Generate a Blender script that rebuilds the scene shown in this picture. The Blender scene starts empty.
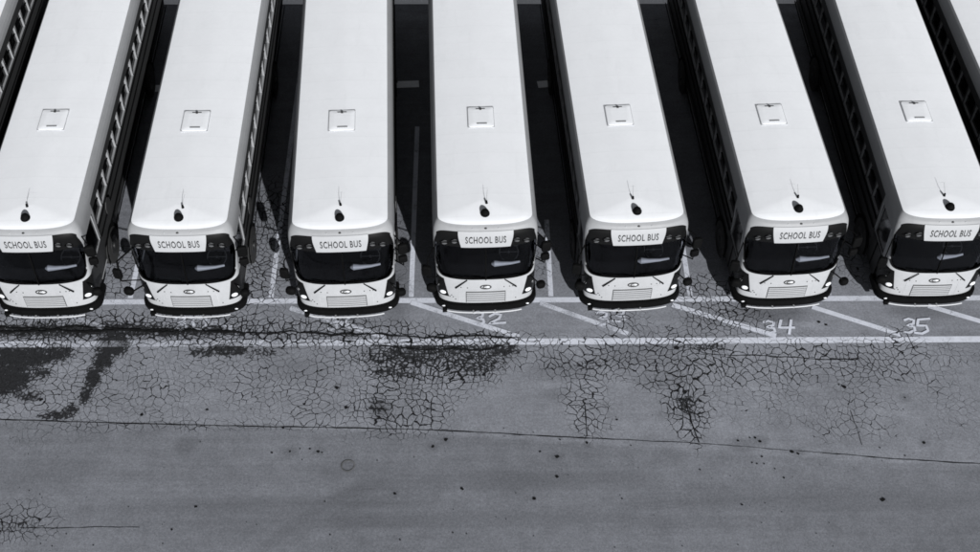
import bpy, math, random
from mathutils import Vector, Matrix
scene = bpy.context.scene
COL = scene.collection
rad = math.radians

# ------------------------------------------------------------------ camera
FPX, CAMX, CAMY, CAMZ, PITCH, YAW, ROLL = 1194.0, 0.949, -19.116, 24.662, 0.891, 0.025, 0.015
_f = Vector((math.sin(YAW)*math.cos(PITCH), math.cos(YAW)*math.cos(PITCH), -math.sin(PITCH)))
_r = Vector((math.cos(YAW), -math.sin(YAW), 0)); _u = _r.cross(_f)
_r2 = _r*math.cos(ROLL)+_u*math.sin(ROLL); _u2 = -_r*math.sin(ROLL)+_u*math.cos(ROLL)
cam = bpy.data.objects.new('camera', bpy.data.cameras.new('camera')); COL.objects.link(cam)
cam.data.sensor_width = 36; cam.data.lens = FPX/980*36; cam.data.clip_end = 3000; cam.data.clip_start = .1
M = Matrix.Identity(4)
for i in range(3):
    M[i][0] = _r2[i]; M[i][1] = _u2[i]; M[i][2] = -_f[i]
M[0][3], M[1][3], M[2][3] = CAMX, CAMY, CAMZ
cam.matrix_world = M
scene.camera = cam
scene.cycles.pixel_filter_type = 'BLACKMAN_HARRIS'; scene.cycles.filter_width = 1.7

# ------------------------------------------------------------------ light
SUN_EL, SUN_AZ = rad(25), rad(18)      # azimuth measured from straight ahead of the buses (-y) towards +x
to_sun = Vector((math.sin(SUN_AZ)*math.cos(SUN_EL), -math.cos(SUN_AZ)*math.cos(SUN_EL), math.sin(SUN_EL)))
sun = bpy.data.objects.new('sun', bpy.data.lights.new('sun', 'SUN')); COL.objects.link(sun)
sun.data.energy = 5.0; sun.data.angle = rad(.5); sun.data.color = (1, .995, .985)
sun.rotation_euler = to_sun.to_track_quat('Z', 'Y').to_euler(); sun.location = (10, -30, 30)
world = bpy.data.worlds.new('World'); scene.world = world; world.use_nodes = True
wn, wl = world.node_tree.nodes, world.node_tree.links
sky = wn.new('ShaderNodeTexSky'); sky.sky_type = 'NISHITA'; sky.sun_disc = False
sky.air_density = .7; sky.dust_density = .3; sky.sun_elevation = SUN_EL; sky.sun_rotation = math.atan2(to_sun.x, to_sun.y)
hs = wn.new('ShaderNodeHueSaturation'); hs.inputs['Saturation'].default_value = .12   # black and white photograph
wl.new(sky.outputs[0], hs.inputs['Color']); wl.new(hs.outputs[0], wn['Background'].inputs[0])
wn['Background'].inputs[1].default_value = .05
scene.view_settings.view_transform = 'Standard'; scene.view_settings.look = 'None'
scene.view_settings.gamma = 1; scene.view_settings.exposure = .25
scene.view_settings.use_curve_mapping = False

# ------------------------------------------------------------------ helpers
def grey(v): return (v*.955, v*.985, v*1.06, 1)
def at(px, py, z=0):
    d = _r2*((px-490)/FPX)+_u2*((276-py)/FPX)+_f
    t = (z-CAMZ)/d.z
    return Vector((CAMX+d.x*t, CAMY+d.y*t, z))
def spw(v, p): return math.copysign(abs(v)**p, v)
class MB:
    def __init__(s): s.v = []; s.f = []
    def add(s, vs, fs):
        n = len(s.v); s.v += [tuple(v) for v in vs]; s.f += [tuple(i+n for i in f) for f in fs]
    def box(s, c, d, rot=None):
        vs = []
        for z in (-1, 1):
            for y in (-1, 1):
                for x in (-1, 1):
                    p = Vector((x*d[0]/2, y*d[1]/2, z*d[2]/2))
                    if rot is not None: p = rot @ p
                    vs.append(p+Vector(c))
        s.add(vs, [(0,2,3,1),(4,5,7,6),(0,1,5,4),(2,6,7,3),(0,4,6,2),(1,3,7,5)])
    def tube(s, pts, r, n=8):
        pts = [Vector(p) for p in pts]; rr = r if isinstance(r, (list, tuple)) else [r]*len(pts)
        vs = []
        for i, p in enumerate(pts):
            t = (pts[min(i+1, len(pts)-1)]-pts[max(i-1, 0)]).normalized()
            a = t.orthogonal().normalized() if i == 0 else (a-t*a.dot(t)).normalized()
            b = t.cross(a)
            for k in range(n):
                q = 2*math.pi*k/n; vs.append(p+(a*math.cos(q)+b*math.sin(q))*rr[i])
        fs = [(i*n+k, i*n+(k+1) % n, (i+1)*n+(k+1) % n, (i+1)*n+k) for i in range(len(pts)-1) for k in range(n)]
        fs += [tuple(range(n))[::-1], tuple((len(pts)-1)*n+k for k in range(n))]
        s.add(vs, fs)
    def ball(s, c, r, nu=16, nv=10, rot=None, pw=1.0):
        vs = []; c = Vector(c)
        for j in range(nv+1):
            t = math.pi*j/nv; zz = math.cos(t)
            for i in range(nu):
                q = 2*math.pi*i/nu
                p = Vector((r[0]*spw(math.sin(t), pw)*spw(math.cos(q), pw), r[1]*spw(math.sin(t), pw)*spw(math.sin(q), pw), r[2]*spw(zz, pw)))
                if rot is not None: p = rot @ p
                vs.append(c+p)
        s.add(vs, [(j*nu+i, (j+1)*nu+i, (j+1)*nu+(i+1) % nu, j*nu+(i+1) % nu) for j in range(nv) for i in range(nu)])
    def grid(s, rows, flip=False):
        m = len(rows[0]); vs = [p for r in rows for p in r]; fs = []
        for i in range(len(rows)-1):
            for j in range(m-1):
                f = (i*m+j, i*m+j+1, (i+1)*m+j+1, (i+1)*m+j)
                fs.append(f[::-1] if flip else f)
        s.add(vs, fs)
    def build(s, name, mat, parent=None, smooth=False, kind=None, label=None, cat=None, group=None):
        me = bpy.data.meshes.new(name); me.from_pydata(s.v, [], s.f); me.update()
        me.materials.append(mat)
        if smooth:
            for p in me.polygons: p.use_smooth = True
            me.set_sharp_from_angle(angle=rad(40))
        o = bpy.data.objects.new(name, me); COL.objects.link(o)
        if parent: o.parent = parent
        if kind: o['kind'] = kind
        if label: o['label'] = label
        if cat: o['category'] = cat
        if group: o['group'] = group
        return o

def new_mat(name):
    m = bpy.data.materials.new(name); m.use_nodes = True
    return m, m.node_tree.nodes, m.node_tree.links, m.node_tree.nodes['Principled BSDF']
def nd(n, t, **kw):
    x = n.new(t)
    for k, v in kw.items(): setattr(x, k, v)
    return x
def mth(n, l, op, a, b=None, c=None, clamp=False):
    x = n.new('ShaderNodeMath'); x.operation = op; x.use_clamp = clamp
    for i, v in enumerate((a, b, c)):
        if v is None: continue
        if isinstance(v, (int, float)): x.inputs[i].default_value = v
        else: l.new(v, x.inputs[i])
    return x.outputs[0]
def noise(n, l, vec, scale, detail=4, rough=.55, sc=None):
    if sc is not None:
        mp = n.new('ShaderNodeMapping'); mp.inputs['Scale'].default_value = sc; l.new(vec, mp.inputs[0]); vec = mp.outputs[0]
    x = n.new('ShaderNodeTexNoise'); l.new(vec, x.inputs['Vector'])
    x.inputs['Scale'].default_value = scale; x.inputs['Detail'].default_value = detail; x.inputs['Roughness'].default_value = rough
    return x.outputs[0]
def maprange(n, l, v, a, b, c, d, smooth=False):
    x = n.new('ShaderNodeMapRange')
    if smooth: x.interpolation_type = 'SMOOTHSTEP'
    l.new(v, x.inputs[0])
    for i, q in enumerate((a, b, c, d)):
        if isinstance(q, (int, float)): x.inputs[i+1].default_value = q
        else: l.new(q, x.inputs[i+1])
    return x.outputs[0]
def greycol(n, l, val, t=(.93, .975, 1.10)):
    cb = n.new('ShaderNodeCombineColor')
    for i, k in enumerate(t): l.new(mth(n, l, 'MULTIPLY', val, k), cb.inputs[i])
    return cb.outputs[0]

def paint_mat(name, v, rough=.45, var=.05, seams=False, spec=.5, dirt=0.0):
    m, n, l, b = new_mat(name)
    tc = n.new('ShaderNodeTexCoord'); oi = n.new('ShaderNodeObjectInfo')
    off = nd(n, 'ShaderNodeVectorMath', operation='ADD'); l.new(tc.outputs['Object'], off.inputs[0])
    geo = n.new('ShaderNodeNewGeometry')
    v1 = noise(n, l, geo.outputs['Position'], 1.3, 5)
    v2 = noise(n, l, geo.outputs['Position'], 9, 4)
    val = mth(n, l, 'MULTIPLY', maprange(n, l, v1, .3, .7, 1-var, 1+var), v)
    val = mth(n, l, 'MULTIPLY', val, maprange(n, l, v2, .35, .65, 1-var*.5, 1+var*.4))
    if dirt:
        v3 = noise(n, l, geo.outputs['Position'], 2.2, 8, .7, sc=(1.6, .35, 1))
        val = mth(n, l, 'MULTIPLY', val, maprange(n, l, v3, .55, .75, 1, 1-dirt))
    if seams:
        sp = n.new('ShaderNodeSeparateXYZ'); l.new(tc.outputs['Object'], sp.inputs[0])
        fr = mth(n, l, 'FRACT', mth(n, l, 'DIVIDE', sp.outputs[1], .711))
        ed = mth(n, l, 'LESS_THAN', fr, .035)
        val = mth(n, l, 'MULTIPLY', val, mth(n, l, 'SUBTRACT', 1, mth(n, l, 'MULTIPLY', ed, .025)))
        bp = n.new('ShaderNodeBump'); bp.inputs['Strength'].default_value = .25; bp.inputs['Distance'].default_value = .01
        l.new(mth(n, l, 'ADD', mth(n, l, 'MULTIPLY', ed, .5), v1), bp.inputs['Height']); l.new(bp.outputs[0], b.inputs['Normal'])
    l.new(greycol(n, l, val, (.965, .99, 1.035)), b.inputs['Base Color'])
    b.inputs['Roughness'].default_value = rough; b.inputs['Specular IOR Level'].default_value = spec
    return m
MAT = dict(
    roof=paint_mat('roof_paint', .80, .55, .02, seams=True, spec=.2, dirt=.05),
    body=paint_mat('body_paint', .36, .4, .05, spec=.25, dirt=.10),
    cap=paint_mat('cap_paint', .27, .5, .05, spec=.2, dirt=.1),
    flank=paint_mat('side_paint_and_shade', .035, .5, .1, spec=.2),  # dark sides; shade on the body-coloured window posts is put into this colour
    sign=paint_mat('sign_face', .35, .5, .03, spec=.2),
    black=paint_mat('black_rubber', .004, .7, .2, spec=.04),
    matte=paint_mat('matte_black_lining', .006, .9, .2, spec=.1),
    letter=paint_mat('black_lettering', .02, .5, .1),
    trim=paint_mat('black_panel', .006, .3, .1, spec=.12),
    alu=paint_mat('aluminium_frame', .25, .4, .1),
    silver=paint_mat('silver_trim', .6, .3, .1),
    lens=paint_mat('lamp_lens', .8, .15, .03),
    amber=paint_mat('flasher_lens', .10, .15, .1),
    white=paint_mat('white_arm', .5, .4, .05),
    gap=paint_mat('dark_seam', .03, .6, .1),
    seal=paint_mat('hatch_seal', .4, .7, .1),
    dash=paint_mat('instrument_cowl', .55, .45, .1),
    seat=paint_mat('seat_vinyl', .02, .5, .1),
    tyre=paint_mat('tyre_rubber', .012, .8, .1),
)
def glass_mat(name, tint, tr):
    m, n, l, b = new_mat(name)
    n.remove(b); out = n['Material Output']
    gl = n.new('ShaderNodeBsdfGlossy'); gl.inputs['Roughness'].default_value = .06; gl.inputs['Color'].default_value = grey(.85)
    tp = n.new('ShaderNodeBsdfTransparent'); tp.inputs['Color'].default_value = grey(tint)
    fr = n.new('ShaderNodeFresnel'); fr.inputs['IOR'].default_value = 1.45
    mx = n.new('ShaderNodeMixShader'); l.new(fr.outputs[0], mx.inputs[0]); l.new(tp.outputs[0], mx.inputs[1]); l.new(gl.outputs[0], mx.inputs[2])
    l.new(mx.outputs[0], out.inputs[0]); return m
MAT['windshield'] = glass_mat('windshield_glass', .55, 1)
m, n, l, b = new_mat('tinted_window'); b.inputs['Base Color'].default_value = grey(.008); b.inputs['Roughness'].default_value = .08
b.inputs['Specular IOR Level'].default_value = .4
b.inputs['Base Color'].default_value = grey(.003); b.inputs['Specular IOR Level'].default_value = .2
MAT['glass'] = m

# ------------------------------------------------------------------ pavement masks (px ellipses turned into points on the ground)
def ell(lst):
    out = []
    for (px, py, rx, ry, a) in lst:
        c = at(px, py); ex = abs(at(px+rx, py).x-c.x); ey = abs(at(px, py-ry).y-c.y)
        out.append((c.x, c.y, ex, ey, a))
    return out
CR = ell([(750,358,230,20,.62),(560,350,120,14,.6),(60,328,120,20,.95),(200,330,120,18,.95),(330,333,100,16,.95),(60,385,80,45,.6),(150,380,60,50,.52),(235,370,80,40,.52),(300,385,80,45,.52),
    (430,362,75,28,1.0),(400,400,60,35,.8),(450,340,90,10,.9),(380,350,60,22,.8),(350,400,40,40,.5),(600,358,70,24,.75),(585,395,26,40,.7),(588,428,6,20,.6),
    (690,362,70,34,.8),(687,400,24,34,.9),(695,432,6,20,.7),(780,362,70,26,.7),(860,362,60,26,.7),(760,400,90,30,.4),(905,348,26,20,.75),
    (850,410,60,30,.45),(950,390,50,50,.38),(720,308,40,26,.85),(745,318,30,24,.7),(622,322,30,18,.7),(640,345,40,12,.7),(265,250,26,70,.8),(250,300,50,24,.5),(330,312,40,16,.5),
    (20,522,45,22,.6),(120,268,18,30,.7),(680,345,60,14,.7),(190,425,200,7,.55),(500,345,60,12,.55),(540,360,50,20,.4),(700,290,30,16,.8),(400,250,14,60,.4),(540,250,16,40,.5),(850,265,20,30,.5),(20,440,60,14,.3)])
TAR = ell([(20,357,34,10,.95),(56,353,16,8,.8),(8,378,22,16,.95),(40,372,12,7,.6),(30,396,12,5,.6),(113,345,15,10,1),(103,360,9,10,.95),(93,377,7,12,.85),(86,394,6,9,.75),(71,409,8,5,.7),(58,415,16,4,.7),(228,349,20,6,.75),(203,352,14,5,.6),(262,352,20,4,.45),
    (110,330,60,6,.8),(50,330,80,6,.75),(180,331,70,5,.7),(500,349,16,8,.7),(410,356,40,9,.6),(440,348,60,7,.6),(470,362,30,12,.5),(395,372,24,6,.5),(705,347,16,3,.5),(590,365,14,5,.35),(686,404,8,8,.6),(376,405,8,6,.5),(20,525,20,6,.3)])
OIL = ell([(185,446,11,8,.3),(348,466,8,8,.2),(770,312,34,10,.55),(920,310,30,8,.35),(640,352,40,10,.25),(380,410,10,8,.5),(300,370,30,10,.25),(560,370,30,10,.3),(555,395,14,6,.3),
    (400,250,12,60,.5),(255,200,30,30,.5),(300,505,120,6,.25),(520,480,120,8,.22),(840,500,160,10,.2),(420,520,200,8,.2),(660,380,26,8,.3)]+[(x_,y_,r_*.8,r_*.5,.35) for x_,y_,r_ in ((742,446,14),(760,441,10),(798,452,8),(433,447,7),(446,440,6),(395,494,5),(557,457,7),(587,445,6),(924,443,6),(883,500,6),(290,452,8),(318,452,6),(337,388,6),(905,398,8))]+[(262+(i*9),552-i*9*.95+.0032*(i*9)**2,9,6,.10+.18*math.sin(3.14*min(1,(i+3)/20))) for i in range(17)]+[(282+(i*9),552-i*9*.95+.0032*(i*9)**2,5,3,.16) for i in range(14)])
def fld(L, x, y):
    s = 0.0
    for (cx, cy, rx, ry, a) in L:
        dx = (x-cx)/rx; dy = (y-cy)/ry; d = dx*dx+dy*dy
        if d < 5: s = max(s, a*math.exp(-d*d*.5))
    return s
J0, J1, J2 = at(0, 420), at(450, 431), at(980, 463)
def jy(x): return J0.y+(x-J0.x)*(J2.y-J0.y)/(J2.x-J0.x)+.12*math.sin((x+10)*.22)
def set_masks(o, wear=.3):
    me = o.data; n = len(me.vertices); cr = [0]*n; ta = [0]*n; oi = [0]*n; to = [0]*n; w = [wear]*n
    mw = o.matrix_world
    for i, v in enumerate(me.vertices):
        x, y = v.co.x, v.co.y
        if y > 8: oi[i] = .45  # rear of the bays: darker asphalt, gap shade painted in
        if -16 < x < 18 and -9 < y < 8:
            cr[i] = fld(CR, x, y); ta[i] = fld(TAR, x, y); oi[i] = max(fld(OIL, x, y), .45*max(0, min(1, (y-.2)/2.5)))  # bays darken backwards: stained asphalt plus shade between buses put into the colour
        to[i] = max(0, min(1, (y-jy(x))/.06)) if -60 < x < 60 else 0
    if wear < .3: w = [wear+(.34 if v.co.x < -4.5 else .34-(v.co.x+4.5)*.045 if v.co.x < 2.5 else .03) for v in me.vertices]
    for nm, d in (('crack', cr), ('tar', ta), ('stain_shade', oi), ('tone', to), ('wear', w)):
        a = me.attributes.new(nm, 'FLOAT', 'POINT'); a.data.foreach_set('value', d)

def crack_nodes(n, l):
    geo = n.new('ShaderNodeNewGeometry'); pos = geo.outputs['Position']
    def attr(nm):
        a = n.new('ShaderNodeAttribute'); a.attribute_name = nm; return a.outputs['Fac']
    # bent coordinates so that the cells look torn and not drawn
    wn_ = n.new('ShaderNodeTexNoise'); l.new(pos, wn_.inputs['Vector']); wn_.inputs['Scale'].default_value = 5; wn_.inputs['Detail'].default_value = 3
    sub = nd(n, 'ShaderNodeVectorMath', operation='SUBTRACT'); l.new(wn_.outputs['Color'], sub.inputs[0]); sub.inputs[1].default_value = (.5, .5, .5)
    sc = nd(n, 'ShaderNodeVectorMath', operation='SCALE'); l.new(sub.outputs[0], sc.inputs[0]); sc.inputs['Scale'].default_value = .15
    wb = n.new('ShaderNodeTexNoise'); l.new(pos, wb.inputs['Vector']); wb.inputs['Scale'].default_value = .75; wb.inputs['Detail'].default_value = 2
    sb = nd(n, 'ShaderNodeVectorMath', operation='SCALE'); l.new(wb.outputs['Color'], sb.inputs[0]); sb.inputs['Scale'].default_value = .9
    ad = nd(n, 'ShaderNodeVectorMath', operation='ADD'); l.new(pos, ad.inputs[0]); l.new(sc.outputs[0], ad.inputs[1])
    ad0 = ad; ad = nd(n, 'ShaderNodeVectorMath', operation='ADD'); l.new(ad0.outputs[0], ad.inputs[0]); l.new(sb.outputs[0], ad.inputs[1])
    fl = n.new('ShaderNodeMapping'); fl.inputs['Scale'].default_value = (1, 1, 0); l.new(ad.outputs[0], fl.inputs[0])
    def vor(scale):
        v = n.new('ShaderNodeTexVoronoi'); v.feature = 'DISTANCE_TO_EDGE'; v.voronoi_dimensions = '2D'
        l.new(fl.outputs[0], v.inputs['Vector']); v.inputs['Scale'].default_value = scale; v.inputs['Randomness'].default_value = .95
        return v.outputs['Distance']
    cr = attr('crack')
    n1 = noise(n, l, pos, .9, 4, .6); n2 = noise(n, l, pos, 3.5, 3, .6)
    ce = mth(n, l, 'ADD', cr, mth(n, l, 'MULTIPLY', mth(n, l, 'SUBTRACT', n1, .5), .8))
    ce = mth(n, l, 'ADD', ce, mth(n, l, 'MULTIPLY', mth(n, l, 'SUBTRACT', n2, .5), .7))
    gate = mth(n, l, 'GREATER_THAN', cr, .04)
    c1 = mth(n, l, 'MULTIPLY', maprange(n, l, ce, .20, 1.0, 0, .105), gate)         # half width in cell units
    m1 = maprange(n, l, mth(n, l, 'SUBTRACT', c1, vor(5.3)), -.004, .024, 0, 1)
    c2 = mth(n, l, 'MULTIPLY', maprange(n, l, ce, .55, 1.1, 0, .09), gate)
    m2 = maprange(n, l, mth(n, l, 'SUBTRACT', c2, vor(9.5)), -.004, .03, 0, .9)
    crk = mth(n, l, 'MAXIMUM', m1, m2)
    ta = attr('tar')
    n3 = noise(n, l, pos, 7, 6, .75)
    v3 = maprange(n, l, vor(9.5), 0, .3, .34, -.08)
    te = mth(n, l, 'ADD', mth(n, l, 'ADD', ta, mth(n, l, 'MULTIPLY', mth(n, l, 'SUBTRACT', n3, .5), 2.6)), v3)
    tar = mth(n, l, 'MULTIPLY', maprange(n, l, te, .36, .66, 0, 1), mth(n, l, 'GREATER_THAN', ta, .05))
    dark = mth(n, l, 'MAXIMUM', crk, mth(n, l, 'MULTIPLY', tar, .95))
    return pos, attr, dark, ce, mth(n, l, 'MAXIMUM', crk, mth(n, l, 'MULTIPLY', tar, .45))

def ground_mat():
    m, n, l, b = new_mat('worn_asphalt')
    pos, attr, dark, ce, _ = crack_nodes(n, l)
    big = noise(n, l, pos, .35, 5, .6); mid = noise(n, l, pos, 2.2, 6, .65); fine = noise(n, l, pos, 26, 4, .8); grit = noise(n, l, pos, 14, 4, .7)
    st = noise(n, l, pos, 1.0, 5, .6, sc=(.12, 1.5, 1))
    st2 = noise(n, l, pos, 3.0, 3, .6, sc=(.08, 2.2, 1))
    val = maprange(n, l, big, .3, .7, .88, 1.12)
    val = mth(n, l, 'MULTIPLY', val, maprange(n, l, mid, .3, .7, .86, 1.12))
    val = mth(n, l, 'MULTIPLY', val, maprange(n, l, fine, .3, .7, .72, 1.28))
    val = mth(n, l, 'MULTIPLY', val, maprange(n, l, grit, .3, .7, .82, 1.18))
    val = mth(n, l, 'MULTIPLY', val, maprange(n, l, st, .3, .7, .92, 1.07))
    val = mth(n, l, 'MULTIPLY', val, maprange(n, l, st2, .35, .65, .95, 1.05))
    base = maprange(n, l, attr('tone'), 0, 1, .178, .222)
    val = mth(n, l, 'MULTIPLY', val, base)
    # pale dusty rims inside crazed zones
    val = mth(n, l, 'MULTIPLY', val, maprange(n, l, ce, .3, 1.0, 1.0, 1.12))
    val = mth(n, l, 'MULTIPLY', val, maprange(n, l, mth(n, l, 'MULTIPLY', attr('stain_shade'), maprange(n, l, mid, .3, .7, .5, 1.5)), 0, 1, 1, .25))  # stains and the painted bay shade darken the asphalt together
    # small specks
    sp = n.new('ShaderNodeTexVoronoi'); sp.voronoi_dimensions = '2D'; l.new(pos, sp.inputs['Vector']); sp.inputs['Scale'].default_value = 1.1
    spk = mth(n, l, 'LESS_THAN', sp.outputs['Distance'], mth(n, l, 'MULTIPLY', maprange(n, l, mid, .5, .72, 0, 1), .045))
    val = mth(n, l, 'MULTIPLY', val, maprange(n, l, spk, 0, 1, 1, .3))
    val = mth(n, l, 'ADD', mth(n, l, 'MULTIPLY', val, mth(n, l, 'SUBTRACT', 1, dark)), mth(n, l, 'MULTIPLY', dark, maprange(n, l, grit, .3, .7, .003, .014)))
    l.new(greycol(n, l, val), b.inputs['Base Color'])
    b.inputs['Roughness'].default_value = .92; b.inputs['Specular IOR Level'].default_value = .2
    bp = n.new('ShaderNodeBump'); bp.inputs['Strength'].default_value = .5; bp.inputs['Distance'].default_value = .012
    h = mth(n, l, 'SUBTRACT', mth(n, l, 'MULTIPLY', fine, .6), dark); l.new(h, bp.inputs['Height']); l.new(bp.outputs[0], b.inputs['Normal'])
    return m
def line_mat():
    m, n, l, b = new_mat('worn_road_paint')
    pos, attr, _, ce, dark = crack_nodes(n, l)
    w = attr('wear')
    g1 = noise(n, l, pos, 5, 6, .75); g2 = noise(n, l, pos, 30, 3, .7); g3 = noise(n, l, pos, 1.2, 3, .6)
    g = mth(n, l, 'ADD', mth(n, l, 'MULTIPLY', g1, .5), mth(n, l, 'ADD', mth(n, l, 'MULTIPLY', g2, .3), mth(n, l, 'MULTIPLY', g3, .35)))
    g = mth(n, l, 'MULTIPLY', mth(n, l, 'SUBTRACT', g, .575), 2.4)
    miss = maprange(n, l, mth(n, l, 'ADD', g, w), .38, .8, 0, 1)
    keep = mth(n, l, 'MULTIPLY', mth(n, l, 'SUBTRACT', 1, miss), mth(n, l, 'SUBTRACT', 1, dark), clamp=True)
    val = maprange(n, l, g1, .3, .7, .5, .72)
    l.new(greycol(n, l, val), b.inputs['Base Color']); b.inputs['Roughness'].default_value = .8
    tp = n.new('ShaderNodeBsdfTransparent'); mx = n.new('ShaderNodeMixShader')
    l.new(keep, mx.inputs[0]); l.new(tp.outputs[0], mx.inputs[1]); l.new(b.outputs[0], mx.inputs[2]); l.new(mx.outputs[0], n['Material Output'].inputs[0])
    return m
MAT['ground'] = ground_mat(); MAT['line'] = line_mat()

# ------------------------------------------------------------------ ground
def frange(a, b, s):
    k = int(round((b-a)/s)); return [a+(b-a)*i/k for i in range(k+1)]
xs = [-900, -300, -100, -40, -22]+frange(-15, 17, .09)+[24, 40, 100, 300, 900]
ys = [-900, -300, -100, -40, -18, -12]+frange(-8.5, 5, .09)+[7, 12, 20, 40, 100, 300, 900]
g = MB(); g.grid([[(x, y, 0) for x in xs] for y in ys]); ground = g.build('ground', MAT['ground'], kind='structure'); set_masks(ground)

# ------------------------------------------------------------------ painted lines
def strip(pts, w, name='painted_line', wear=.3, z=.004, mat='line', step=.09):
    pts = [Vector((p[0], p[1], 0)) for p in pts]
    d = []
    for a, b_ in zip(pts[:-1], pts[1:]):
        k = max(1, int((b_-a).length/step)); d += [a.lerp(b_, i/k) for i in range(k)]
    d.append(pts[-1]); L = []; Rr = []; Cc = []
    for i, p in enumerate(d):
        t = (d[min(i+1, len(d)-1)]-d[max(i-1, 0)]); t.normalize(); nn = Vector((-t.y, t.x, 0))
        ww = w(i/len(d)) if callable(w) else w
        L.append((p+nn*ww/2).to_tuple()[:2]+(z,)); Rr.append((p-nn*ww/2).to_tuple()[:2]+(z,)); Cc.append((p.x, p.y, z))
    mb = MB(); mb.grid([Rr, Cc, L]); return mb
def ink(mbs, name, wear, mat='line'):
    a = MB()
    for m_ in mbs: a.add(m_.v, m_.f)
    o = a.build(name, MAT[mat], kind='structure'); set_masks(o, wear); return o
BS, SP = -.624, 3.66
ink([strip([(-60, -1.34), (60, -1.34)], .19)], 'aisle_line', .24)
fr = MB(); ink([strip([(-40, 0.0), (40, 0.0)], .17, z=.0042)], 'bay_front_line', .33)
ink([strip([(BS+(k-3)*SP, .12), (BS+(k-3)*SP, 12.0 if k == 2 else 6.5 if k == 3 else 2.8)], .13) for k in range(-3, 10)], 'bay_line', .36)
for x0, x1, yy in ((-1.5, -.62, 8.34), (-8.6, -7.75, 8.2), (3.0, 3.4, 8.34), (7.6, 7.95, 8.6), (-40, 40, 12.34)):
    a_ = strip([(x0, yy-.03), (x1, yy+.02)], .3, z=.010); a_.build('rear_white_bar', paint_mat('bright_white', .85, .7, .05) if 'white_bar' not in MAT else MAT['white_bar'], kind='structure')  # whiter bars on the ground between and behind the buses
dg = [((411,302.5),(519,337),.145,.33),((540,303),(628,334),.14,.45),((672,305),(776,336),.15,.30),((812,307),(901,335),.145,.31),((928,306),(1060,345),.15,.26),
      ((290,308),(385,337),.15,.52),((60,313),(104,328),.14,.5),((160,308),(246,332),.14,.56)]
for a, b_, w_, we in dg:
    ink([strip([at(*a), at(*b_)], w_, z=.0115)], 'diagonal_line', we)
# hand painted bay numbers, as strokes
def num(strokes, wear, w=.07):
    ink([strip([at(*p) for p in s], w, z=.015+.003*i, step=.05) for i, s in enumerate(strokes)], 'bay_number', wear)
def three(x, y, w, h): return [(x+.05*w,y+.12*h),(x+.45*w,y),(x+.9*w,y+.12*h),(x+.85*w,y+.36*h),(x+.35*w,y+.48*h),(x+.9*w,y+.58*h),(x+w,y+.82*h),(x+.5*w,y+h),(x,y+.88*h)]
num([three(175,317,11,13),[(194,318),(200,316),(206,319),(206,326),(200,330),(194,327),(193,321),(194,318)]], .40)
num([three(326,317,11,13),[(341,326),(345,322),(350,317)]], .45)
num([three(473,312,11,13),[(489,317),(495,314),(501,315),(499,319),(489,324),(506,323)]], .30)
num([three(595,312,13,13),three(612,310,13,12)], .36)
num([three(762,321,13,13),[(781,320),(779,328),(795,328)],[(791,320),(789,335)]], .22)
num([three(903,319,12,14),[(930,319),(918,320),(917,326),(926,326),(928,331),(922,334),(914,333)]], .24)
num([[(52,319),(58,317),(62,320),(56,325),(64,326)],[(72,318),(78,317),(80,322),(74,326)]], .62)

# long cracks and joints
rnd = random.Random(4)
def crackline(pts, w, name, jit=.03, z=.006):
    P = [at(*p) for p in pts]; d = []
    for a, b_ in zip(P[:-1], P[1:]):
        k = max(1, int((b_-a).length/.12)); d += [a.lerp(b_, i/k) for i in range(k)]
    d.append(P[-1]); o = 0; q = []
    for p in d:
        o = o*.8+rnd.uniform(-jit, jit); q.append((p.x+rnd.uniform(-jit, jit)*.3, p.y+o))
    wv = [rnd.uniform(.45, 1.4) for _ in range(60)]
    return strip(q, lambda t: w*wv[int(t*59)], z=z, step=.2)
crackmat = paint_mat('crack_tar', .012, .95, .3, spec=.05)  # dark tar colour for cracks, joints and specks
def joint(lst, name):
    a = MB()
    for m_ in lst: a.add(m_.v, m_.f)
    a.build(name, crackmat, kind='structure')
joint([crackline([(-60,418),(0,420),(150,424),(330,428),(450,431),(580,438),(690,443)], .024, 'j', .006), crackline([(690,443),(760,448),(822,453)], .009, 'j', .006), crackline([(822,453),(900,459),(1040,467)], .022, 'j', .006)], 'pavement_joint')
joint([crackline([(-40,330),(100,328),(200,331),(300,333),(400,336),(520,339)], .042, 'j', .035, .019), crackline([(-40,333),(120,331),(240,333)], .05, 'j', .03, .0225),
       crackline([(585,405),(587,437)], .025, 'j', .01), crackline([(686,402),(692,424),(699,443)], .03, 'j', .02), crackline([(20,528),(140,527)], .012, 'j', .01),
       crackline([(700,352),(720,356),(790,357),(860,359)], .025, 'j', .02), crackline([(850,410),(858,432),(862,446)], .014, 'j', .02),
       crackline([(370,345),(420,352),(470,350),(510,344)], .04, 'j', .04), crackline([(905,330),(915,350),(930,358)], .02, 'j', .03)], 'long_crack')
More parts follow.
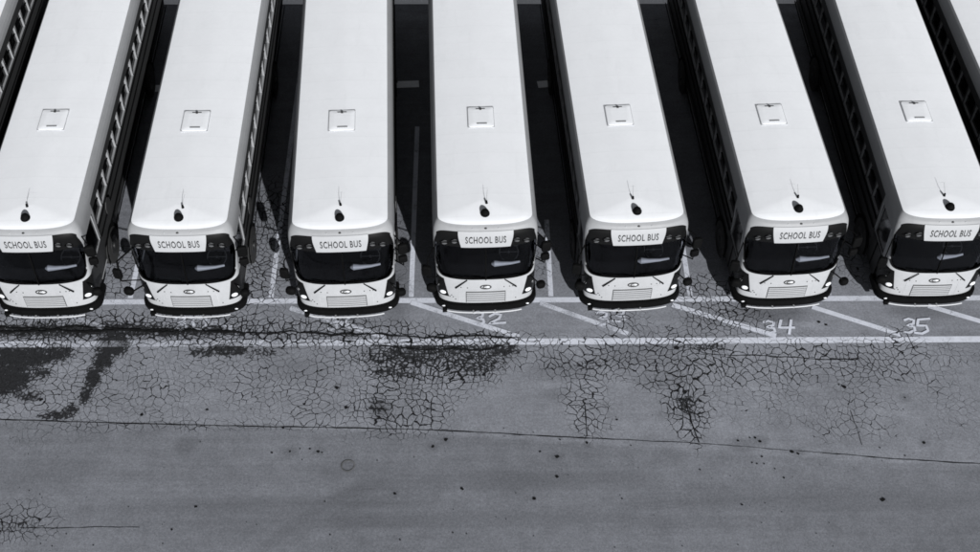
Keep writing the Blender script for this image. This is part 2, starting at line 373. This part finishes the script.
# dark drips, stones and leaves lying on the asphalt
sp = MB()
def blob(px, py, r, z=.012):
    c = at(px, py); k = 9; r = r*.62; vs = [(c.x, c.y, z)]
    for i in range(k):
        a = 2*math.pi*i/k; q = r*rnd.uniform(.55, 1.2); vs.append((c.x+q*math.cos(a)*1.3, c.y+q*math.sin(a), z))
    sp.add(vs, [(0, i+1, (i+1) % k+1) for i in range(k)])
for px, py, r in [(844,387,.11),(839,385,.04),(676,348,.10),(680,342,.05),(738,441,.05),(755,438,.05),(760,442,.06),(792,452,.07),(798,454,.05),(750,438,.03),(762,457,.04),(752,463,.03),(757,464,.03),
    (764,464,.03),(775,469,.03),(784,478,.04),(557,477,.07),(534,499,.06),(462,489,.06),(433,447,.06),(446,440,.07),(395,494,.05),(337,388,.08),(346,408,.07),(484,375,.07),(557,457,.07),(587,443,.05),(540,452,.04),
    (924,443,.06),(905,456,.03),(883,500,.08),(742,505,.04),(196,507,.05),(172,530,.04),(283,428,.05),(290,452,.04),(272,453,.04),(310,449,.035),(318,452,.05),(300,449,.03),(142,415,.06),(207,410,.05),(770,317,.05),(819,322,.06),(826,325,.06),
    (622,499,.03),(400,540,.03),(330,535,.03),(560,440,.04),(880,448,.03),(617,420,.04),(453,533,.03),(700,470,.03),(640,310,.06),(100,318,.04),(250,330,.05),(560,340,.04),(41,400,.07),(322,453,.03),(905,398,.03),(600,290,.03)]:
    blob(px, py, r)
for _ in range(150):
    blob(rnd.uniform(0, 980), rnd.uniform(345, 552), rnd.uniform(.008, .025))
sp.build('dark_specks', crackmat, kind='stuff', label='scattered drips and crumbs on the worn asphalt')
ring = MB(); c = at(348, 466)
ring.grid([[(c.x+r*math.cos(a)*1.05, c.y+r*math.sin(a), .0115) for a in [2*math.pi*i/28 for i in range(29)]] for r in (.13, .16)], flip=True)
ring.build('round_stain', paint_mat('stain', .11, .9, .3), kind='structure')

# ------------------------------------------------------------------ the bus
HW = [(.30,1.16),(.6,1.20),(.9,1.23),(1.8,1.25),(2.4,1.285),(2.72,1.285),(2.84,1.27),(2.92,1.24),(3.0,1.195),(3.05,1.15),(3.075,1.0),(3.10,.65),(3.12,.25),(3.125,.12)]
Y0 = [(.30,.0),(.6,.0),(1.0,.02),(1.4,.07),(2.0,.16),(2.55,.25),(2.82,.30),(2.92,.35),(3.0,.41),(3.05,.48),(3.075,.58),(3.10,.82),(3.12,1.1),(3.125,1.2)]
def lerp_t(T, z):
    if z <= T[0][0]: return T[0][1]
    for (a, va), (b_, vb) in zip(T[:-1], T[1:]):
        if z <= b_: return va+(vb-va)*(z-a)/(b_-a)
    return T[-1][1]
NE = 2.7; DD = .40
def hwz(z): return lerp_t(HW, z)
def surf(s, z, off=0.0):
    def raw(s, z):
        h = hwz(z); y0 = lerp_t(Y0, z); dd = DD*(h/1.26)
        a = min(abs(s), 1)*math.pi/2
        x = h*math.sin(a)**(2/NE) if a > 0 else 0; y = y0+dd*(1-max(math.cos(a), 0)**(2/NE))
        if abs(s) > 1: y += (abs(s)-1)*1.0
        return Vector((math.copysign(x, s), y, z))
    p = raw(s, z)
    if off:
        e = .004; ss = max(-.985, min(.985, s)) if abs(s) <= 1 else s
        du = raw(ss+e, z)-raw(ss-e, z); dv = raw(ss, z+e)-raw(ss, z-e)
        nn = du.cross(dv)
        if nn.length > 1e-9: p = p+nn.normalized()*off
    return p
def s_of(x, z):
    t = min(1, abs(x)/hwz(z)); return math.copysign(2/math.pi*math.asin(min(1, t**(NE/2))), x)
def patch(mb, s0, s1, zl, zh, ns, nz, off=0.0, rim=0.0, um=True):
    rows = []
    for j in range(nz+1):
        row = []
        for i in range(ns+1):
            s = s0+(s1-s0)*i/ns; a = zl(s) if callable(zl) else zl; b_ = zh(s) if callable(zh) else zh
            z = a+(b_-a)*j/nz; row.append(surf(umap(s, z) if um else s, z, off))
        rows.append(row)
    mb.grid(rows)
    if rim: skirt(mb, rows, rim)
def skirt(mb, rows, rim):
    loop = list(rows[0])+[r[-1] for r in rows[1:]]+list(rows[-1][::-1][1:])+[r[0] for r in rows[::-1][1:]]
    back = [p+Vector((0, rim, 0)) if abs(p.x) < 1.1 else p+Vector((-math.copysign(rim*.7, p.x), rim*.7, 0)) for p in loop]
    mb.grid([back, loop])
def quad(mb, c, ns=6, nz=6, off=.01, rim=0.02):
    # c: (x,z) corners bottom left, bottom right, top right, top left
    rows = []
    for j in range(nz+1):
        v = j/nz; row = []
        for i in range(ns+1):
            u = i/ns
            sx = [s_of(p[0], p[1]) if abs(p[0]) <= 1.25 else math.copysign(1+(abs(p[0])-1.25), p[0]) for p in c]
            s = (sx[0]*(1-u)+sx[1]*u)*(1-v)+(sx[3]*(1-u)+sx[2]*u)*v
            z = (c[0][1]*(1-u)+c[1][1]*u)*(1-v)+(c[3][1]*(1-u)+c[2][1]*u)*v
            row.append(surf(s, z, off))
        rows.append(row)
    mb.grid(rows)
    if rim: skirt(mb, rows, rim)
def SWz(z): return s_of(1.165+.108*max(0, min(1, (z-1.5)/.9)), z)
SW = s_of(1.19, 1.6)
def umap(u, z):      # u = 1 is the edge of the glass, u = 2 the corner of the body
    a = SWz(z); t = abs(u)
    return math.copysign(t*a if t <= 1 else a+(t-1)*(1-a), u)
YB = 1.45; LEN = 12.0
def zb(u): return 1.46+.06*u**2+.18*abs(u)**14
def zt(u): return 2.935-.66*abs(u)**6
def zh(u): return min(2.50, zt(u)-.012)

def section_pts(side=1, zmin=.30):
    """half outline of the body from the sill up to the crown"""
    return [(h, z) for z, h in HW]

def make_bus():
    root = bpy.data.objects.new('school_bus', None); COL.objects.link(root)
    P = root
    # --- painted body: front cap, pillars, side walls with window openings, rear wall
    b = MB(); fl = MB(); cp = MB()
    lowz = .56
    patch(b, -1, 1, lowz, zb, 48, 12)
    patch(cp, -1, 1, zt, 3.05, 48, 8)
    for sg in (-1, 1):
        s0, s1 = (1.0, 2.0) if sg > 0 else (-2.0, -1.0)
        patch(b, s0, s1, lowz, 2.30, 5, 26); patch(cp, s0, s1, 2.30, 3.05, 5, 12)
        # front flank back to the first passenger window
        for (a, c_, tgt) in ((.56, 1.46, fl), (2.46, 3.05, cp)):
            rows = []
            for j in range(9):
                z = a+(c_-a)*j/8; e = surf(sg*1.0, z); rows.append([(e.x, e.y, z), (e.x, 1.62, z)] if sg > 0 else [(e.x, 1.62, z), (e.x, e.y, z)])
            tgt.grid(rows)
        for (ya, yb_) in ((.0, .12), (1.50, 1.62)):
            rows = []
            for j in range(5):
                z = 1.46+j*.25; e = surf(sg, z); y_a = e.y if ya == 0 else ya; y_b = max(.70, e.y+.06) if ya == 0 else yb_
                rows.append([(e.x, y_a, z), (e.x, y_b, z)] if sg > 0 else [(e.x, y_b, z), (e.x, y_a, z)])
            b.grid(rows)
        # side wall
        X = 1.22*sg
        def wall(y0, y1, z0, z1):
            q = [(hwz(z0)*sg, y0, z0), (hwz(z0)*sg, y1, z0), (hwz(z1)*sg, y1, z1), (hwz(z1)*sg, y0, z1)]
            (fl if z1 < 2.71 else cp).add(q if sg > 0 else q[::-1], [(0, 1, 2, 3)])  # posts and upper wall take the side colour with shade painted in
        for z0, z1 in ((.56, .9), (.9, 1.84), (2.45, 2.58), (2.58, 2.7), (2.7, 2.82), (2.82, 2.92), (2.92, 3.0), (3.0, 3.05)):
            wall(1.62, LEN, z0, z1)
        for k in range(15):
            y = 1.62+k*.711
            wall(y, min(y+.07, LEN), 1.84, 2.45)
        wall(11.574+.07, LEN, 1.84, 2.45)
    # rear wall
    rows = []
    for z, h in HW[1:-1]:
        rows.append([(h, LEN, z), (0, LEN, z), (-h, LEN, z)])
    b.grid(rows)
    b.add([(-1.19, .45, .5), (1.19, .45, .5), (1.19, LEN, .5), (-1.19, LEN, .5)], [(3, 2, 1, 0)])
    b.build('body', MAT['body'], P, smooth=True)
    cp.build('roof_cap', MAT['cap'], P, smooth=True)
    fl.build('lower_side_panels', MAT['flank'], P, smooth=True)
    # --- white roof
    r = MB()
    levels = [3.05, 3.06, 3.068, 3.075, 3.085, 3.10, 3.11, 3.12, 3.125]
    rows = []
    for z in levels:
        row = [Vector((-hwz(z), 1.62, z))]+[surf(-1+2*i/36, z) for i in range(37)]+[Vector((hwz(z), 1.62, z))]
        rows.append(row)
    r.grid(rows)
    zc = 3.125; cap = [surf(-1+2*i/36, zc) for i in range(37)]
    r.add([(-hwz(zc), 1.62, zc)]+[tuple(p) for p in cap]+[(hwz(zc), 1.62, zc)], [tuple(range(39))])
    sec = [(hwz(3.05), 3.05)]+[(h, z) for z, h in HW if z > 3.06]
    sec = sec+[(0, 3.128)]+[(-h, z) for h, z in sec[::-1]]
    rows = [[(x, y, z) for x, z in sec] for y in [1.62, 4, 6, 8, 10, LEN]]
    r.grid(rows)
    roof = r.build('roof', MAT['roof'], P, smooth=True)
    hd = MB()   # narrow grey rim of the front cap below the roof skin
    # --- underbody
    u = MB(); u.box((0, 6.2, .42), (2.1, 11.2, .22)); u.build('chassis', MAT['black'], P)
    # --- windshield
    w = MB(); patch(w, -1, 1, zb, zh, 48, 10, -.02); ws = w.build('windshield', MAT['windshield'], P, smooth=True)
    dv = MB()
    dv.tube([surf(0, 1.42, -.005), surf(0, 2.0, -.005), surf(0, 2.55, -.005)], .018, 6)
    dv.build('divider_bar', MAT['black'], ws)
    sl = MB(); n_ = 44
    sl.tube([surf(umap(-1+2*i/n_, zb(-1+2*i/n_)), zb(-1+2*i/n_)+.004, .004) for i in range(n_+1)], .022, 6)
    for sg in (-1, 1):
        sl.tube([surf(umap(sg, 1.78+.48*i/8), 1.78+.48*i/8, .002) for i in range(9)], .014, 6)
    sl.build('rubber_seal', MAT['black'], ws, smooth=True)
    # --- black warning lamp board and the sign
    for sg in (-1, 1):
        k = MB()
        s0 = s_of(.60, 2.7)/SWz(2.7); a, c_ = (s0, 1) if sg > 0 else (-1, -s0)
        patch(k, a, c_, zh, zt, 24, 6, -.004); bd = k.build('lamp_board', MAT['trim'], P, smooth=True)
        for x, mat in ((.76, 'amber'), (1.0, 'amber')):
            q = MB(); zl_ = 2.67 if x < .9 else 2.60; p = surf(s_of(x*sg, zl_), zl_, .012); q.ball(p, (.075, .03, .075), 16, 8); q.build('warning_lamp', MAT[mat], P, smooth=True)
            q = MB(); q.tube([p+Vector((.09*math.cos(t), -.03-.05*math.sin(t), .09*math.sin(t))) for t in [math.pi*i/10 for i in range(11)]], .012, 6); q.build('lamp_hood', MAT['black'], P, smooth=True)
    k = MB(); k.add([surf(s_of(-.6, 2.6), 2.55, -.03), surf(s_of(.6, 2.6), 2.55, -.03), surf(s_of(.6, 2.9), 2.93, -.03), surf(s_of(-.6, 2.9), 2.93, -.03)], [(0, 1, 2, 3)])
    k.build('sign_backing', MAT['trim'], P)
    sg_ = MB(); quad(sg_, [(-.60, 2.50), (.60, 2.50), (.67, 2.935), (-.67, 2.935)], 12, 6, .018, .03)
    sign = sg_.build('sign_board', MAT['sign'], P, smooth=True)
    # lettering cut as meshes from the built-in font
    cu = bpy.data.curves.new('lettering', 'FONT'); cu.body = 'SCHOOL BUS'; cu.size = .285; cu.align_x = 'CENTER'; cu.align_y = 'CENTER'
    cu.extrude = .0; cu.offset = .004; cu.space_character = 1.12; cu.resolution_u = 3
    tmp = bpy.data.objects.new('tmp', cu); COL.objects.link(tmp); dg_ = bpy.context.evaluated_depsgraph_get()
    me = bpy.data.meshes.new_from_object(tmp.evaluated_get(dg_)); bpy.data.objects.remove(tmp)
    w_ = max(v.co.x for v in me.vertices)-min(v.co.x for v in me.vertices); sx = .99/w_
    for v in me.vertices:
        x, z = v.co.x*sx, 2.715+v.co.y*.95
        p = surf(s_of(x, z), z, .023); v.co = p
    me.name = 'lettering'; me.materials.clear(); me.materials.append(MAT['letter'])
    lo = bpy.data.objects.new('lettering', me); COL.objects.link(lo); lo.parent = sign
    # clearance lamps on the cap
    for x in (0, -.32, .32):
        k = MB(); k.ball(surf(s_of(x, 3.0), 3.0, .0) if x else surf(0, 3.0, 0), (.035, .03, .02) if x == 0 else (.02, .02, .012), 10, 6); k.build('clearance_lamp', MAT['gap'] if x == 0 else MAT['seal'], P, smooth=True)
    # --- bumper
    bm = MB(); N = 30
    prof = [(.36, .05), (.375, .09), (.47, .11), (.585, .10), (.60, .06), (.60, -.03), (.36, -.03)]
    rows = []
    for i in range(-2, N+3):
        s = -1+2*i/N
        if s < -1: s = -1+(s+1)*3
        if s > 1: s = 1+(s-1)*3
        ring_ = []
        for z, o_ in prof+[prof[0]]:
            base = surf(max(-.97, min(.97, s)) if abs(s) <= 1 else s, .6, 0); q = surf(s, .6, o_); ring_.append(Vector((q.x, q.y, z)))
        rows.append(ring_)
    bm.grid(rows, flip=True); bm.build('bumper', MAT['black'], P, smooth=True)
    for sg in (-1, 1):
        k = MB(); p = surf(s_of(1.02*sg, .6), .6, .115); k.ball((p.x, p.y, .50), (.045, .015, .025), 10, 6); k.build('fog_lamp', MAT['silver'], P, smooth=True)
    # --- crossing arm folded along the bumper
    ca = MB(); pts = [surf(s_of(-.95+1.82*i/20, .6), .6, .16) for i in range(21)]
    ca.tube([(p.x, p.y, .40) for p in pts], .018, 8); arm = ca.build('crossing_arm', MAT['white'], P, smooth=True)
    k = MB(); p = pts[0]; k.box((p.x-.04, p.y+.03, .42), (.12, .10, .14)); k.build('arm_hinge', MAT['black'], arm)
    for j in (7, 13):
        k = MB(); k.box((pts[j].x, pts[j].y+.02, .40), (.04, .07, .06)); k.build('arm_clip', MAT['alu'], arm)
    # --- headlamps
    for sg in (-1, 1):
        k = MB(); c = [(.92, .80), (1.30, .78), (1.28, 1.50), (1.04, 1.40)]
        if sg < 0: c = [(-c[1][0], c[1][1]), (-c[0][0], c[0][1]), (-c[3][0], c[3][1]), (-c[2][0], c[2][1])]
        quad(k, c, 8, 8, .012, .03); hl = k.build('headlight', MAT['trim'], P, smooth=True)
        k = MB(); p = surf(s_of(1.07*sg, .93), .93, .02); rot = Matrix.Rotation(rad(24*sg), 3, 'Z')
        k.ball(p, (.085, .035, .062), 16, 8, rot); k.build('headlight_lens', MAT['lens'], hl, smooth=True)
        k = MB(); p = surf(s_of(1.18*sg, 1.16), 1.12, .02); k.ball(p, (.04, .025, .05), 12, 6, rot); k.build('turn_signal', MAT['amber'], hl, smooth=True)
    # --- grille
    k = MB(); quad(k, [(-.50, .62), (.50, .62), (.50, 1.03), (-.50, 1.03)], 10, 4, .004, 0); gr = k.build('grille', MAT['gap'], P, smooth=True)
    k = MB()
    for i in range(6):
        z = .632+i*.066; quad(k, [(-.485, z), (.485, z), (.485, z+.038), (-.485, z+.038)], 10, 1, .016, .014)
    k.build('grille_slats', MAT['body'], gr)
    k = MB()
    for sg in (-1, 1):
        x = .66*sg; quad(k, [(x-.006, .62), (x+.006, .62), (x+.006, 1.10), (x-.006, 1.10)], 1, 6, .004, 0)
        x = .0
    quad(k, [(-.66, 1.075), (.66, 1.075), (.66, 1.087), (-.66, 1.087)], 12, 1, .004, 0)
    k.build('panel_seam', MAT['seal'], P)
    for x, z in ((-.62, 1.17), (-.46, 1.16), (.46, 1.17), (.60, 1.17), (.68, 1.17), (-.90, .80), (-.82, .80), (-.86, .86), (.76, .72), (-.76, .72)):
        k = MB(); k.ball(surf(s_of(x, z), z, .003), (.017, .01, .017), 8, 5); k.build('panel_latch', MAT['gap'], P, smooth=True)
    # --- oval badge
    k = MB(); z0 = 1.19
    def oval(rx, rz, of): return [surf(s_of(rx*math.cos(t), z0+rz*math.sin(t)) if rx*math.cos(t) else 0, z0+rz*math.sin(t), of) for t in [2*math.pi*i/28 for i in range(29)]]
    k.grid([oval(.145, .074, .006), oval(.145, .074, .016), oval(.108, .044, .016)], flip=False); bdg = k.build('badge', MAT['gap'], P, smooth=True)
    k = MB(); k.grid([oval(.107, .043, .010), oval(.001, .001, .012)]); k.build('badge_face', MAT['silver'], bdg)
    k = MB(); k.tube([surf(s_of(x, z), z, .018) for x, z in ((.03, 1.225), (-.05, 1.215), (-.075, 1.185), (-.03, 1.165), (.04, 1.17))], [.004, .011, .014, .011, .004], 6); k.build('badge_mark', MAT['gap'], bdg)
    # --- wipers
    for sg in (-1, 1):
        k = MB(); a = surf(s_of(.47*sg, 1.44), 1.44, .03); e = surf(s_of(.76*sg, 1.16), 1.16, .035)
        k.tube([a, a.lerp(e, .5)+Vector((0, -.012, .012)), e], [.012, .015, .02], 6); wp = k.build('wiper', MAT['black'], P, smooth=True)
        k = MB(); k.tube([surf(s_of((.12+.7*i/6)*sg, 1.50+.03*i/6), 1.50+.03*i/6, .02) for i in range(7)], .011, 5); k.build('wiper_blade', MAT['black'], wp)
    # --- cab interior
    k = MB(); S2 = SW
    patch(k, -2, 2, .9, 1.40, 24, 4, -.07); patch(k, -1, 1, zt, 3.0, 24, 3, -.07)
    rows = [[Vector((-1.1, 4.6, z)), Vector((1.1, 4.6, z))] for z in (.9, 2.92)]; k.grid(rows)
    k.box((0, 2.6, .88), (2.34, 4.2, .04)); k.box((0, 2.7, 2.93), (1.9, 3.7, .02))
    for sg in (-1, 1): k.box((1.19*sg, 3.1, 1.9), (.02, 3.2, 2.0)); k.box((1.17*sg, 1.0, 1.15), (.02, .9, .6))
    k.build('cab_lining', MAT['matte'], P)
    k = MB(); rows = []
    for z, yo in ((1.45, .0), (1.45, .42), (1.0, .5)):
        rows.append([surf(-.9+1.8*i/20, 1.37, -.09)*1+Vector((0, yo, z-1.37)) for i in range(21)])
    k.grid(rows); k.build('dashboard', MAT['matte'], P)
    k = MB(); k.tube([(.18, .46, 1.55), (.26, .45, 1.57), (.45, .45, 1.56), (.75, .47, 1.55), (1.0, .52, 1.54)], [.03, .085, .06, .04, .03], 12); k.build('instrument_cowl', MAT['dash'], P, smooth=True)
    k = MB(); cx, cy, cz = .62, .95, 1.45; ax = Vector((0, -.55, .83)); e1 = Vector((1, 0, 0)); e2 = ax.cross(e1)
    cc = Vector((cx, cy, cz)); loop = [cc+(e1*math.cos(t)+e2*math.sin(t))*.24 for t in [2*math.pi*i/24 for i in range(25)]]
    k.tube(loop, .014, 6); k.tube([loop[0], loop[12]], .012, 5); k.tube([cc, cc-ax*.5], .03, 6); k.build('steering_wheel', MAT['seat'], P, smooth=True)
    k = MB(); k.box((.62, 1.55, 1.32), (.52, .5, .14)); k.box((.62, 1.82, 1.75), (.5, .12, .75)); k.build('driver_seat', MAT['seat'], P)
    for yy in (2.7, 3.5):
        for sg in (-1, 1):
            k = MB(); k.box((.68*sg, yy, 1.3), (.95, .42, .12)); k.box((.68*sg, yy+.24, 1.62), (.95, .1, .7)); k.build('passenger_seat', MAT['seat'], P)
    # --- side windows: recessed dark glass in bright frames
    for sg in (-1, 1):
        for i in range(14):
            y0 = 1.62+.07+i*.711; y1 = y0+.641; X = 1.259*sg; XI = 1.205*sg; z0, z1 = 1.84, 2.45
            k = MB(); k.add([(XI, y0, z0), (XI, y1, z0), (XI, y1, z1), (XI, y0, z1)], [(0, 1, 2, 3) if sg > 0 else (3, 2, 1, 0)])
            wd = k.build('side_window', MAT['glass'], P)
            k = MB(); xm = (X+XI)/2
            k.box((xm, y0+.006, (z0+z1)/2), (.055, .012, z1-z0)); k.box((xm, y1-.008, (z0+z1)/2), (.055, .016, z1-z0))
            k.box((xm, (y0+y1)/2, z0+.008), (.055, y1-y0, .016)); 
            k.box((X+.008*sg, (y0+y1)/2, z1+.03), (.016, .58, .022))
            k.build('window_frame', MAT['alu'], wd)
            k = MB(); k.box((XI+.012*sg, (y0+y1)/2, z0+.32), (.02, y1-y0-.03, .02)); k.build('sash_bar', MAT['black'], wd)
        for z in (.62, 1.0, 1.42, 1.74):
            k = MB(); k.box((1.266*sg, 6.8, z), (.018, 10.3, .045)); k.build('rub_rail', MAT['black'], P)
    # driver window and entrance door
    for sg in (1, -1):
        e = .70
        k = MB(); z0, z1 = 1.46, 2.46
        k.add([(1.238*sg, .62, z0), (1.238*sg, 1.50, z0), (1.238*sg, 1.50, z1), (1.238*sg, .80, z1)], [(0, 1, 2, 3) if sg > 0 else (3, 2, 1, 0)])
        dw = k.build('cab_window', MAT['glass'], P)
        k = MB(); k.box((1.242*sg, 1.08, z0+.012), (.05, .82, .016)); k.box((1.242*sg, 1.49, 1.96), (.05, .012, 1.0)); k.build('window_frame', MAT['alu'], dw)
    k = MB(); k.box((-1.264, 1.1, 1.0), (.02, .76, .86)); dr = k.build('door', MAT['trim'], P)
    k = MB(); k.box((-1.278, 1.1, 1.02), (.012, .04, .8)); k.build('door_seal', MAT['black'], dr)
    # stop sign folded on the driver side
    k = MB(); k.add([(1.302, 2.6+.23*math.cos(rad(22.5+45*i)), 1.55+.23*math.sin(rad(22.5+45*i))) for i in range(8)]+[(1.282, 2.6+.23*math.cos(rad(22.5+45*i)), 1.55+.23*math.sin(rad(22.5+45*i))) for i in range(8)],
        [tuple(range(8)), tuple(range(15, 7, -1))]+[(i, i+8, (i+1) % 8+8, (i+1) % 8) for i in range(8)]); k.build('stop_arm', MAT['gap'], P)
    # --- wheels
    for y in (2.15, 8.6):
        for sg in (-1, 1):
            k = MB(); k.add([(1.2665*sg, y+.62*math.cos(t), .5+.58*math.sin(t)) for t in [math.pi*i/16 for i in range(17)]]+[(1.2665*sg, y-.62, .38), (1.2665*sg, y+.62, .38)], [tuple(range(19)) if sg > 0 else tuple(range(18, -1, -1))]); k.build('wheel_arch', MAT['black'], P)
            k = MB(); k.tube([(1.275*sg, y, .50), (1.285*sg, y, .50)], [.50, .48], 28); k.tube([(.95*sg, y, .5), (1.275*sg, y, .5)], .50, 28); wh = k.build('wheel', MAT['tyre'], P, smooth=True)
            k = MB(); k.tube([(1.24*sg, y, .5), (1.29*sg, y, .5)], [.3, .27], 20); k.tube([(1.24*sg, y, .5), (1.32*sg, y, .5)], .09, 12); k.build('wheel_rim', MAT['seat'], wh, smooth=True)
    # --- rear
    k = MB(); k.box((0, LEN+.08, .5), (2.3, .16, .26)); k.build('rear_bumper', MAT['black'], P)
    k = MB(); k.box((0, LEN+.01, 1.5), (.75, .02, 1.8)); rd = k.build('rear_door', MAT['body'], P)
    k = MB(); k.box((0, LEN+.022, 2.05), (.6, .01, .5)); k.box((0, LEN+.022, 1.2), (.6, .01, .45)); k.build('door_glass', MAT['glass'], rd)
    for x in (-.95, .95):
        k = MB(); k.box((x, LEN+.012, 2.1), (.5, .02, .45)); k.build('rear_window', MAT['glass'], P)
        k = MB(); k.tube([(x, LEN, 1.3), (x, LEN+.03, 1.3)], .09, 14); k.build('tail_lamp', MAT['amber'], P)
    # --- mirrors
    def mirror(sg, arms, heads):
        k = MB()
        for a in arms: k.tube(a, .017, 6)
        mr = k.build('mirror_bracket', MAT['black'], P, smooth=True)
        for (c_, d_, pw_) in heads:
            k = MB(); k.ball(c_, (d_[0]/2, d_[1]/2, d_[2]/2), 18, 12, Matrix.Rotation(rad(14*sg), 3, 'Z'), pw_); k.build('mirror', MAT['black'], mr, smooth=True)
    X = 1.22
    mirror(1, [[(1.22, .64, 2.62), (1.44, .34, 2.62), (1.47, .32, 2.3), (1.47, .32, 1.75), (1.22, .62, 1.62)], [(1.2, .6, 2.2), (1.47, .32, 2.2)]], [((1.48, .28, 2.42), (.24, .12, .34), .4), ((1.47, .28, 2.04), (.22, .12, .22), .4)])
    mirror(1, [[(1.1, .22, 1.34), (1.28, .02, 1.30), (1.36, .0, 1.22)]], [((1.38, .02, 1.18), (.24, .2, .22), .8)])
    mirror(-1, [[(-1.22, .56, 2.3), (-1.42, .2, 2.2), (-1.45, .16, 1.5), (-1.2, .3, 1.35)], [(-1.1, .22, 1.34), (-1.3, .02, 1.25)]], [((-1.46, .16, 1.78), (.22, .12, .34), .4), ((-1.36, .04, 1.24), (.26, .2, .24), .8)])
    # --- roof hatch, beacon and antenna
    zr = 3.125; k = MB(); y0 = 4.13
    def rsq(hx, hy, z, rr=.06):
        out = []
        for (sx, sy, a0) in ((1, 1, 0), (-1, 1, 90), (-1, -1, 180), (1, -1, 270)):
            for j in range(5):
                a = rad(a0+22.5*j); out.append((sx*(hx-rr)+rr*math.cos(a), y0+sy*(hy-rr)+rr*math.sin(a), z))
        out.append(out[0]); return out
    k.grid([rsq(.345, .385, zr-.05, .02), rsq(.345, .385, zr+.012, .02), rsq(.325, .365, zr+.012, .02)], flip=False)
    k.add(rsq(.325, .365, zr+.010, .02)[:-1], [tuple(range(20))]); ht = k.build('roof_hatch', MAT['seal'], P)
    k = MB(); k.grid([rsq(.330, .370, zr+.008), rsq(.328, .368, zr+.022), rsq(.305, .345, zr+.027), rsq(.20, .25, zr+.034)]); k.add(rsq(.20, .25, zr+.034)[:-1], [tuple(range(20))])
    k.build('hatch_lid', MAT['roof'], ht, smooth=True)
    k = MB(); k.box((0, y0+.27, zr+.045), (.05, .06, .03)); k.box((0, y0+.285, zr+.038), (.24, .012, .012)); k.build('hatch_latch', MAT['gap'], ht)
    k = MB(); k.box((.02, y0-.27, zr+.038), (.26, .035, .02)); k.build('hatch_handle', MAT['alu'], ht)
    yb2 = .80; zc = 3.10
    k = MB(); k.tube([(0, yb2, zc-.03), (0, yb2, zc+.02)], .115, 20); k.ball((0, yb2, zc+.02), (.105, .105, .12), 18, 10); bc = k.build('roof_beacon', MAT['black'], P, smooth=True)
    ya = yb2+.36; k = MB(); k.tube([(0, ya, 3.09), (0, ya, 3.14), (.0, ya, 3.20)], [.045, .03, .022], 10); an = k.build('antenna', MAT['black'], P, smooth=True)
    k = MB(); k.tube([(0, ya, 3.18), (.01, ya+.12, 3.24), (.03, ya+.30, 3.28)], [.006, .004, .003], 6); k.build('antenna_whip', MAT['alu'], an)
    return root

def copy_tree(o, parent=None):
    c = o.copy(); COL.objects.link(c)
    if parent: c.parent = parent
    for ch in list(o.children): copy_tree(ch, c)
    return c
BUS = [(-13.30,-.60,-.010,'school bus at the left edge with only its roof edge and side windows in view'),
 (-9.754,-.638,-.013,'white-roofed school bus with its front cut by the left edge of the photo'),
 (-6.083,-.649,-.008,'white-roofed school bus with wide splayed left mirrors parked behind painted number 30'),
 (-2.184,-.668,-.043,'white-roofed school bus parked behind painted number 31'),
 (1.315,-.541,-.031,'white-roofed school bus parked behind painted number 32'),
 (5.028,-.491,-.050,'white-roofed school bus parked behind painted number 33'),
 (8.981,-.433,-.046,'white-roofed school bus parked behind painted number 34'),
 (12.676,-.397,-.008,'white-roofed school bus parked behind painted number 35'),
 (16.10,-.40,-.02,'school bus in the top right corner with only a corner of roof in view')]
proto = make_bus()
for i, (x, y, yw, lab) in enumerate(BUS):
    o = proto if i == len(BUS)-1 else copy_tree(proto)
    o.location = (x, y, 0); o.rotation_euler = (0, 0, -yw)
    rv = random.Random(50+i)
    for c_ in o.children:
        if c_.name.startswith('mirror_bracket'): c_.location = (0, rv.uniform(-.03, .04), rv.uniform(-.05, .05))
        if c_.name.startswith('instrument'): c_.location = (rv.uniform(-.06, .06), rv.uniform(-.04, .08), rv.uniform(-.04, .02)); c_.scale = (rv.uniform(.75, 1.05), 1, 1); c_.rotation_euler = (0, 0, rv.uniform(-.05, .06))
        if c_.name.startswith('wiper'): c_.location = (rv.uniform(-.03, .03), 0, 0)
        if c_.name.startswith('antenna'): c_.location = (rv.uniform(-.06, .06), rv.uniform(-.05, .05), 0)
        if c_.name.startswith('roof_hatch'): c_.location = (rv.uniform(-.03, .03), rv.uniform(-.04, .04), 0)
    if i == 2:      # this bus has its door side mirrors swung wide
        br = [c_ for c_ in o.children if c_.name.startswith('mirror_bracket') and min(v.co.x for v in c_.data.vertices) < -1.3][0]
        kx = 1.75; br.scale.x = kx; br.location.x = -1.2+1.2*kx
        for h_ in br.children:
            cxx = sum(v.co.x for v in h_.data.vertices)/len(h_.data.vertices); h_.scale.x = 1/kx; h_.location.x = cxx-cxx/kx
    o['label'] = lab; o['category'] = 'bus'; o['group'] = 'school buses parked side by side in the lot'
